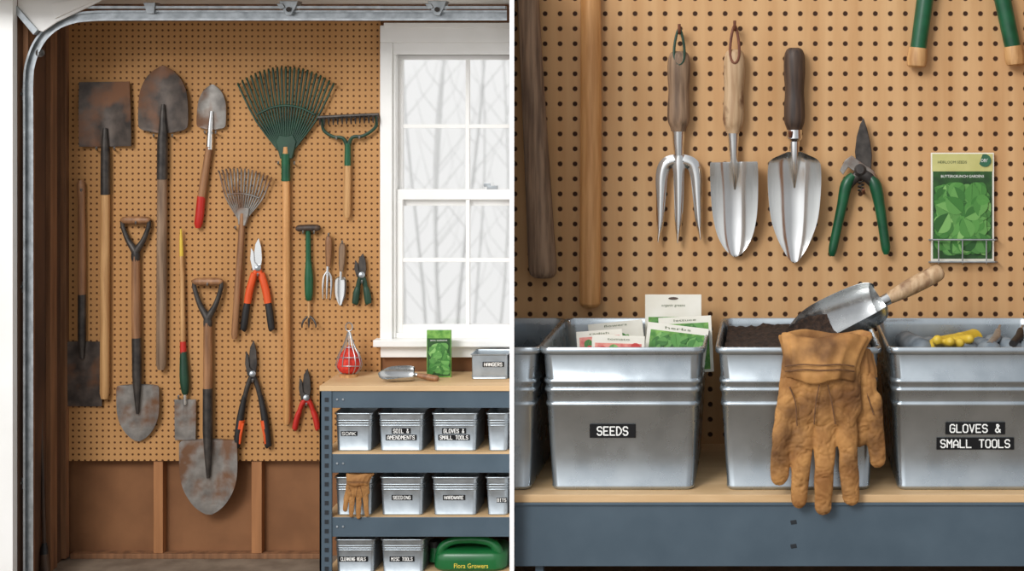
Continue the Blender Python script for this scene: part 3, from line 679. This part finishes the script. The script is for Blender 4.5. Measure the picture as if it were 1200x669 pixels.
mkbin('galvanized metal bin labelled for gloves and small tools',rx(1040),rx(1248),RT,RS,rB,rF,9,12,1.,GALVB,[('GLOVES &',1143,502,70,14,59,9),('SMALL TOOLS',1143,519.8,91,14,81,9)],grp=LBG,ribs=(.24,.3,.4))
glove('work_glove','worn tan leather work glove draped over the bin rim, fingers down',lambda x:900+x,lambda y:391+y,1.,230,HAND,.0055)
H2=dict(hand=[(0,60,20,-8,2,100,18,-8),(12,80,14,-6,18,120,11.5,-6),(18,120,11.5,-6,21,148,10,-6),(-4,80,16,-6,-2,120,14,-6)],cuff=[(50,20,0,-8,10),(40,19,0,-8,10),(28,18,-2,-10,10),(20,17,-2,-10,8)],seams=[[(8,70,3),(16,95,3)]])
glove('work_glove','second leather glove tucked behind the first on the bin',lambda x:1008+x,lambda y:391+y,1.,226,H2,.006)
k=.3
glove('work_glove','small tan leather glove hanging over a shelf bin',lambda x:401+x*k,lambda y:555+y*.25,k*.88,86,HAND,.0022)
# ================= RIGHT WALL TOOLS
t=Thing('wooden_tool_handle','thick weathered grey wooden tool handle hanging on the pegboard','tool handle',u(636,325,16))
t.part('shaft',R([(617,-40,15,12.5),(621,40,15,13),(627,150,15,14),(634,280,16,16),(636,312,16,16.5),(636.5,321,16,15),(636.5,325,16,11)],k=4,n=24),W_GREY)
t=Thing('wooden_tool_handle','smooth tan wooden tool handle hanging on the pegboard','tool handle',u(692,360,14))
t.part('shaft',R([(692,-40,13,11.5),(692.5,100,13,12.5),(692,260,13,12.5),(691.5,345,13,12.5),(691.5,356,13,11.5),(691.5,360,13,8)],k=4,n=24),W_OR)
HG='hand tools hung above the bins'
def handle(t,x0,y0,x1,y1,r,mat,d=14):
    f=lambda q,rr_:(x0+(x1-x0)*q,y0+(y1-y0)*q,d,r*rr_)
    t.part('handle',R([f(0,.45),f(.03,.78),f(.12,.98),f(.3,1),f(.5,.9),f(.7,.98),f(.86,.95),f(.95,.72),f(1,.62)],k=4,n=20),mat)
def strap(t,x,y0,y1,w_,mat,d=14):
    y1=y1-4
    pts=[(x+w_*math.sin(a_)*(.45+.55*(1-math.cos(a_))/2),(y0+y1)/2-(y1-y0)/2*math.cos(a_),d+2+10*(1-math.cos(a_))/2,1.6) for a_ in [2*math.pi*i/20 for i in range(20)]]
    t.part('hanging_loop',R(pts,n=8,closed=True),mat)
    t.part('hook',R([(x,y0+4,0,1.8),(x,y0+4,d+6,1.8),(x,y0-6,d+9,1.8)],k=4,n=10),STRAP)
t=Thing('hand_fork','steel three-tine hand fork with turned wooden handle','hand fork',u(796,285,14),HG)
handle(t,796,60,795,154,13.5,W_GREY)
strap(t,796,34,80,8,GRND)
t.part('ferrule',R([(795,150,14,8),(795,166,14,7),(795.5,182,14,5.5)],n=16),STEEL)
def tine(pts,d0=13): 
    P=cr([tuple(map(float,p)) for p in pts],6);G=[]
    for i,(x,y,hw) in enumerate(P):
        a=Vector(P[max(i-1,0)][:2]);b=Vector(P[min(i+1,len(P)-1)][:2]);t_=(b-a).normalized();n=Vector((t_.y,-t_.x))
        G.append([u(x+n.x*hw*q,y+n.y*hw*q,d0+3.4*(1-q*q)) for q in(-1,-.6,-.2,.2,.6,1)])
    return grid(G,3)
t.part('tines',J(tine([(795.5,176,4.5),(795.5,190,8),(795.5,204,6.4),(795.5,235,5.4),(795,262,4),(794,285,.6)],14),
  tine([(801,190,7),(790,188.5,7.4),(780,193,7.6),(775.5,206,7),(774.5,232,5.6),(773.5,262,4),(771,284,.6)]),
  tine([(790,190,7),(801,188.5,7.4),(811.5,193,7.6),(816,206,7),(817.5,232,5.6),(819,260,4),(821,281,.6)])),STEEL)
t=Thing('hand_trowel','steel hand trowel with pale wooden handle and squared shoulders','trowel',u(861,300,14),HG)
handle(t,861,58,859,156,12.5,W_PALE)
strap(t,861,30,78,7,STRAP)
t.part('ferrule',R([(859,152,14,7.5),(859.5,168,14,6),(860,190,15,4.4),(861,205,13,3),(861,222,9,1)],n=16),STEEL)
t.part('blade',blade((860,190),(862,301),[(0,26,16,0),(.03,28,19,0),(.3,27.8,21,-4),(.55,26,19,-5),(.75,21.5,14,-4),(.88,15,8,-2),(.96,8,3,0),(1,1.5,0,0)],10,th=1.5,nu=28,k=6,pw=2.2),STEEL)
t=Thing('hand_trowel','steel pointed hand trowel with dark wooden handle','trowel',u(931,308,14),HG)
handle(t,931,56,931,156,12.5,W_DK)
t.part('ferrule',R([(931,152,14,9),(931,162,14,9.5),(931,166,14,6),(931,185,15,5.5),(931,205,13,3),(931,220,9,1)],n=16),STEEL)
t.part('hook',R([(926,160,0,1.8),(926,160,24,1.8),(926,154,27,1.8)],n=10),STRAP)
t.part('blade',blade((931,178),(931,308),[(0,8,3,2),(.03,17,10,1),(.07,27,16,0),(.14,31,20,-1),(.35,31,22,-4),(.6,27.5,19,-4),(.78,20,12,-3),(.9,12,6,-1),(.97,6,2,0),(1,1.5,0,0)],10,th=1.5,nu=28,k=6,pw=2.2),STEEL)
t=Thing('pruning_shears','bypass pruning shears with dark blade and green handles','pruners',u(1008,300,14),HG)
t.part('blade',prism([(1008,210),(1004,195),(1002,178),(1004,160),(1008,146),(1012,138),(1016,150),(1020,166),(1022,182),(1021,198),(1015,212)],11,14),DSTEEL,bevel=.8,label='dark carbon steel cutting blade')
t.part('counter_blade',prism([(1018,214),(1006,204),(994,196),(988,205),(984,200),(990,188),(998,182),(1006,188),(1024,200),(1030,212),(1026,222)],14,17),WORN,bevel=.6)
t.part('pivot',R([(1008,199,10,7),(1008,199,19,7),(1008,199,21,4.5)],n=18),DSTEEL)
t.part('spring',R([(1009+3.4*math.cos(a_),212+a_*.7,13+3*math.sin(a_),.9) for a_ in [i*.5 for i in range(36)]],n=6),DSTEEL)
t.part('shank',J(R([(1012,200,14,6),(1000,210,13,6),(994,218,13,5)],k=4,n=12,oy=.6),R([(1004,200,15,6),(1018,208,15,7),(1025,217,14,6)],k=4,n=12,oy=.6)),DSTEEL)
t.part('handle',R([(1000,205,13,4.5),(992,216,13,7),(987,240,13,6.2),(981,268,13,5.6),(976,292,13,5.2),(975,300,13,3)],k=5,n=16),GRN)
t.part('handle',R([(1020,207,14,4.5),(1026,218,14,7.4),(1031,242,14,6.4),(1035,268,14,5.8),(1038,290,14,5.4),(1038.5,298,14,3)],k=5,n=16),GRN)
t.part('hook',R([(1012,226,0,1.8),(1012,226,18,1.8),(1012,222,22,1.8)],n=8),STRAP)
t=Thing('hedge_loppers','long green tubular lopper arms with wooden end grips','loppers',u(1130,78,14))
t.part('arm',R([(1092,-40,13,10),(1084,0,13,10),(1076,58,13,9.5)],n=18),GRN)
t.part('arm',R([(1166,-40,13,10),(1175,0,13,10),(1187,56,13,9.5)],n=18),GRN)
t.part('end_grip',R([(1076,56,13,11),(1074.5,70,13,12),(1074,77,13,11),(1074,79,13,8)],n=18),W_TAN)
t.part('end_grip',R([(1187,54,13,11),(1189,68,13,12),(1190,75,13,11),(1190,77,13,8)],n=18),W_TAN)
t.part('pivot',R([(1129,-66,2,12),(1129,-66,22,12)],n=18),DSTEEL)
t.part('blade_arms',J(R([(1092,-38,13,8),(1129,-66,13,8)],n=12),R([(1166,-38,13,8),(1129,-66,13,8)],n=12)),DSTEEL)
t=packet('seed packet with green leafy crop picture in a wire holder',1091,1165,179,307,8,'BUTTERCRUNCH GARDENS',POLIVE,190,25,5)
t.part('emblem',R([(1154,188,8,7.5),(1154,188,9,7.5)],n=20),GRN)
t.part('emblem_lettering',text('ORG',1154,188,9,4,9.4),WLET,smooth=False)
t.part('header_lettering',text('HEIRLOOM SEEDS',1116,190,34,3.2,8.6),DLET,smooth=False)
t=Thing('wire_rack','thin silver wire rack holding a seed packet','wire rack',u(1128,307,10))
wr=[R([(1089,y,z0,1.1),(1089,y,15,1.1),(1091,y,17,1.1),(1166,y,17,1.1),(1168,y,15,1.1),(1168,y,z0,1.1)],n=8) for y,z0 in((281,0),(307,0))]
wr+=[R([(x,281,17,.9),(x,308,17,.9),(x,309,2,.9)],n=8) for x in(1100,1128,1156)]
t.part('wire_frame',J(*wr),GALV)
# ================= BIN CONTENTS
def card(label,cx,cy,w_,h,d,ang,pmat,title,lean=14,body=PAPER,tm=GLET,kind='leaf',seed=1,hole=False,top=-.38):
    t=Thing('seed_packet',label,'seed packet',u(cx,cy+h/2,d),'seed packets in the bin')
    ca,sa=math.cos(ang),math.sin(ang)
    def q(x,y,o):
        X=x*w_;Y=y*h;return u(cx+X*ca-Y*sa,cy+X*sa+Y*ca,d+lean*y+o)
    def sl(x0,x1,y0,y1,o0,o1):
        v=[q(x,y,o) for x in(x0,x1) for y in(y0,y1) for o in(o0,o1)]
        return [tuple(a) for a in v],[(0,1,3,2),(4,6,7,5),(0,4,5,1),(2,3,7,6),(0,2,6,4),(1,5,7,3)]
    t.part('pouch',sl(-.5,.5,-.5,.5,-2,0),body,smooth=False,bevel=.4)
    rnd=random.Random(seed)
    if pmat:
        t.part('picture_print',sl(-.44,.44,top,.45,0,.25),pmat,smooth=False)
        ms=[]
        for o,i in leafpoly(rnd,-.43*w_,.43*w_,(top+.01)*h,.44*h,60 if kind=='leaf' else 10,w_*.24):
            ms.append(([tuple(q(a/w_,b/h,.35+.03*i)) for a,b in o],[tuple(range(len(o)))]))
        t.part('leaf_print',J(*ms),LEAF,smooth=False)
        if kind=='red':
            ms=[]
            for i in range(26):
                cx_=rnd.uniform(-.35,.35);cy_=rnd.uniform(top+.08,.36);r=rnd.uniform(.06,.1)
                ms.append(([tuple(q(cx_+r*math.cos(z*math.pi/7),cy_+r*w_/h*math.sin(z*math.pi/7),1.6+.03*i)) for z in range(14)],[tuple(range(14))]))
            t.part('vegetable_print',J(*ms),REDV,smooth=False)
    if title:
        V_,F_=tget(title)
        t.part('lettering',([tuple(q(a*.42,(top-.5)/2-b*.04,.5)) for a,b in V_],F_),tm,smooth=False)
    if hole: t.part('hang_hole',([tuple(q(.09*math.cos(z*math.pi/6),-.45+.018*math.sin(z*math.pi/6),.4)) for z in range(12)],[tuple(range(12))]),W_DK,smooth=False)
    return t
card('tall white seed packet with hang hole in the bin',789,392,66,94,60,0,PGREEN,'organic greens',lean=18,seed=2,hole=True,top=-.22)
card('seed packet with green salad leaves picture',804,404,62,66,100,-.05,PGREEN,'lettuce',seed=3)
card('seed packet with green herb picture',791,415,72,68,140,.12,PGREEN,'herbs',seed=4)
card('white seed packet with green border',724,410,64,66,80,-.1,PAPER,'flowers',seed=5,kind='few')
card('white seed packet with red vegetable picture',704,416,54,58,140,-.07,PPINK,'radish',seed=7,kind='red')
card('seed packet with red and green picture',724,422,62,58,168,.03,PPINK,'tomato',seed=8,kind='red',top=-.34)
def soilm(x0,x1,Y,d0,d1,amp):
    G=[];n=46
    for i in range(n+1):
        r=[]
        for j in range(n+1):
            X=x0+(x1-x0)*i/n;Z=d0+(d1-d0)*j/n
            h=noise.noise(Vector((X*.03,Z*.03,1)))*amp+noise.noise(Vector((X*.14,Z*.14,4)))*3.2+noise.noise(Vector((X*.4,Z*.4,9)))*1.6
            r.append((X,Y-h-6*math.exp(-((X-(x0+x1)/2-5)/45)**2),Z))
        G.append(r)
    return grid(G,20,(0,1,0))
solo('potting_soil',soilm(rx(838)+8,rx(1034)-8,RT+11,rB+8,rF-8,5),SOIL,'dark crumbly potting soil filling a metal bin','soil',kind='stuff',origin=(885,RT+30,118))
t,A3,ax,side,up=scoop('large silver metal scoop with wooden handle resting in soil',u(980,392,130),u(1031,358,134),u(920,398,164),26.5,(-.25,-.72,.62),u(1104,317,118),9.6,W_PALE,lift=.35)
G=[]
for i in range(17):
    tt=.5+.46*i/16;row=[]
    for j in range(17):
        q=-1+2*j/16;w_=21*(1-((tt-.7)/.3)**2*.6)
        p=A3+ax*tt+side*q*w_-up*(9*abs(q)**2*-1+8-3.5*noise.noise(Vector((i*.6,j*.6,2))))
        row.append(tuple(p-up*2))
    G.append(row)
o=solo('scooped_soil',grid(G,7,tuple(-up)),SOIL,'small heap of dark soil inside the metal scoop','soil',kind='stuff',origin=tuple(A3+ax*.7))
GX=u(1110,0,120)[0]
t=Thing('rubber_glove','crumpled yellow rubber glove lying in a metal bin','glove',(GX,RT+30,120))
ms=[cap((GX-12,RT+14,130),11,(GX+14,RT+12,110),10),cap((GX-10,RT+10,140),6.5,(GX-15,RT+2,160),6),cap((GX-4,RT+10,140),6,(GX-2,RT+3,165),5.5),cap((GX+4,RT+12,140),6,(GX+9,RT+5,160),5.5),cap((GX+10,RT+10,120),6,(GX+22,RT+4,140),5.5)]
V_,F_=fuse(J(*ms),.008,4,t.loc)
me=bpy.data.meshes.new('fingers');me.from_pydata([tuple(v) for v in V_],[],F_);me.materials.append(YEL)
for p in me.polygons:p.use_smooth=True
o=bpy.data.objects.new('fingers',me);COL.objects.link(o);o.parent=t.o
t.part('cuff',rod([(GX+14,RT+12,110),(GX+24,RT+14,95),(GX+34,RT+15,85)],[10,11,13],18),YEL)
t=Thing('cloth_glove','grey-blue cloth gloves bundled inside a metal bin','glove',(GX+50,RT+30,120))
t.part('folded_cloth',J(*[cap((GX-40+i*24,RT+20+3*(i%2),60+20*(i%3)),12,(GX-28+i*24,RT+18,130+15*(i%2)),13) for i in range(6)]),BLUEF)
for i in range(2):
    t=Thing('small_hand_tool','small dark-handled metal tool lying inside a metal bin','hand tool',(GX+40+i*18,RT+20,120),'loose tools in the bin')
    x=GX+42+i*26
    t.part('handle',rod([(x,RT+9,150-i*8),(x+12,RT+6,120-i*6),(x+18,RT+4,90-i*6)],[4,5,3.6],14),(GALV,BLK)[i])
    t.part('shank',rod([(x+18,RT+4,90-i*6),(x+26,RT+4,50)],[2,1.6],10),GALV)
t=Thing('broom','slim dark broom standing in the garage corner','broom',u(50,676,60))
t.part('handle',R([(46,425,52,1.6),(49,520,54,2.),(52,640,58,2.2)],n=10),W_DK)
t.part('brush_block',R([(52,636,58,2.6),(52,642,58,4),(52,650,60,4.4)],n=14),BLK)
t.part('bristles',R([(52,649,60,4),(52.5,660,60,5),(53,672,60,5.6)],n=16),W_DK)
# ================= LIGHT
wd=bpy.data.worlds.new('World');SC.world=wd;wd.use_nodes=True;N=wd.node_tree.nodes;L=wd.node_tree.links
bg=N['Background'];tc=N.new('ShaderNodeTexCoord');sx=N.new('ShaderNodeSeparateXYZ');L.new(tc.outputs['Generated'],sx.inputs[0])
def mr(src,a,b,c=0,d=1):
    m=N.new('ShaderNodeMapRange');m.interpolation_type='SMOOTHSTEP';m.inputs['From Min'].default_value=a;m.inputs['From Max'].default_value=b;m.inputs['To Min'].default_value=c;m.inputs['To Max'].default_value=d;L.new(src,m.inputs['Value']);return m.outputs[0]
def mixc(f,a,b):
    m=N.new('ShaderNodeMix');m.data_type='RGBA';L.new(f,m.inputs[0])
    for i,v in((6,a),(7,b)):
        if isinstance(v,tuple): m.inputs[i].default_value=v
        else: L.new(v,m.inputs[i])
    return m.outputs[2]
side_=mixc(mr(sx.outputs['X'],-.5,.45),(1.4,1.42,1.45,1),(.46,.47,.49,1))
room=mixc(mr(sx.outputs['Z'],-.45,.12),(.26,.25,.24,1),side_)
allc=mixc(mr(sx.outputs['Y'],.05,.25),room,(.86,.86,.85,1))
L.new(allc,bg.inputs['Color']);bg.inputs['Strength'].default_value=1.04
def area(loc,tgt,size,en,col=(1,1,1)):
    l=bpy.data.lights.new('daylight_lamp','AREA');l.size=size;l.energy=en;l.color=col
    o=bpy.data.objects.new('daylight_lamp',l);COL.objects.link(o);o.location=loc
    o.rotation_euler=(Vector(tgt)-Vector(loc)).to_track_quat('-Z','Y').to_euler();return o
area((-3.5,-9.5,7),(0.3,0,1.3),3.6,720,(1,.995,.985))
cam=bpy.data.cameras.new('Camera');co=bpy.data.objects.new('Camera',cam);COL.objects.link(co)
cam.sensor_fit='HORIZONTAL';cam.sensor_width=36;cam.lens=54
co.location=W((900,100,1800));co.rotation_euler=(math.pi/2,0,0)
cam.shift_x=-.25;cam.shift_y=-(334.5-100)/1200
cam.dof.use_dof=True;cam.dof.focus_distance=6.85;cam.dof.aperture_fstop=2.2
cam.clip_end=200
SC.camera=co
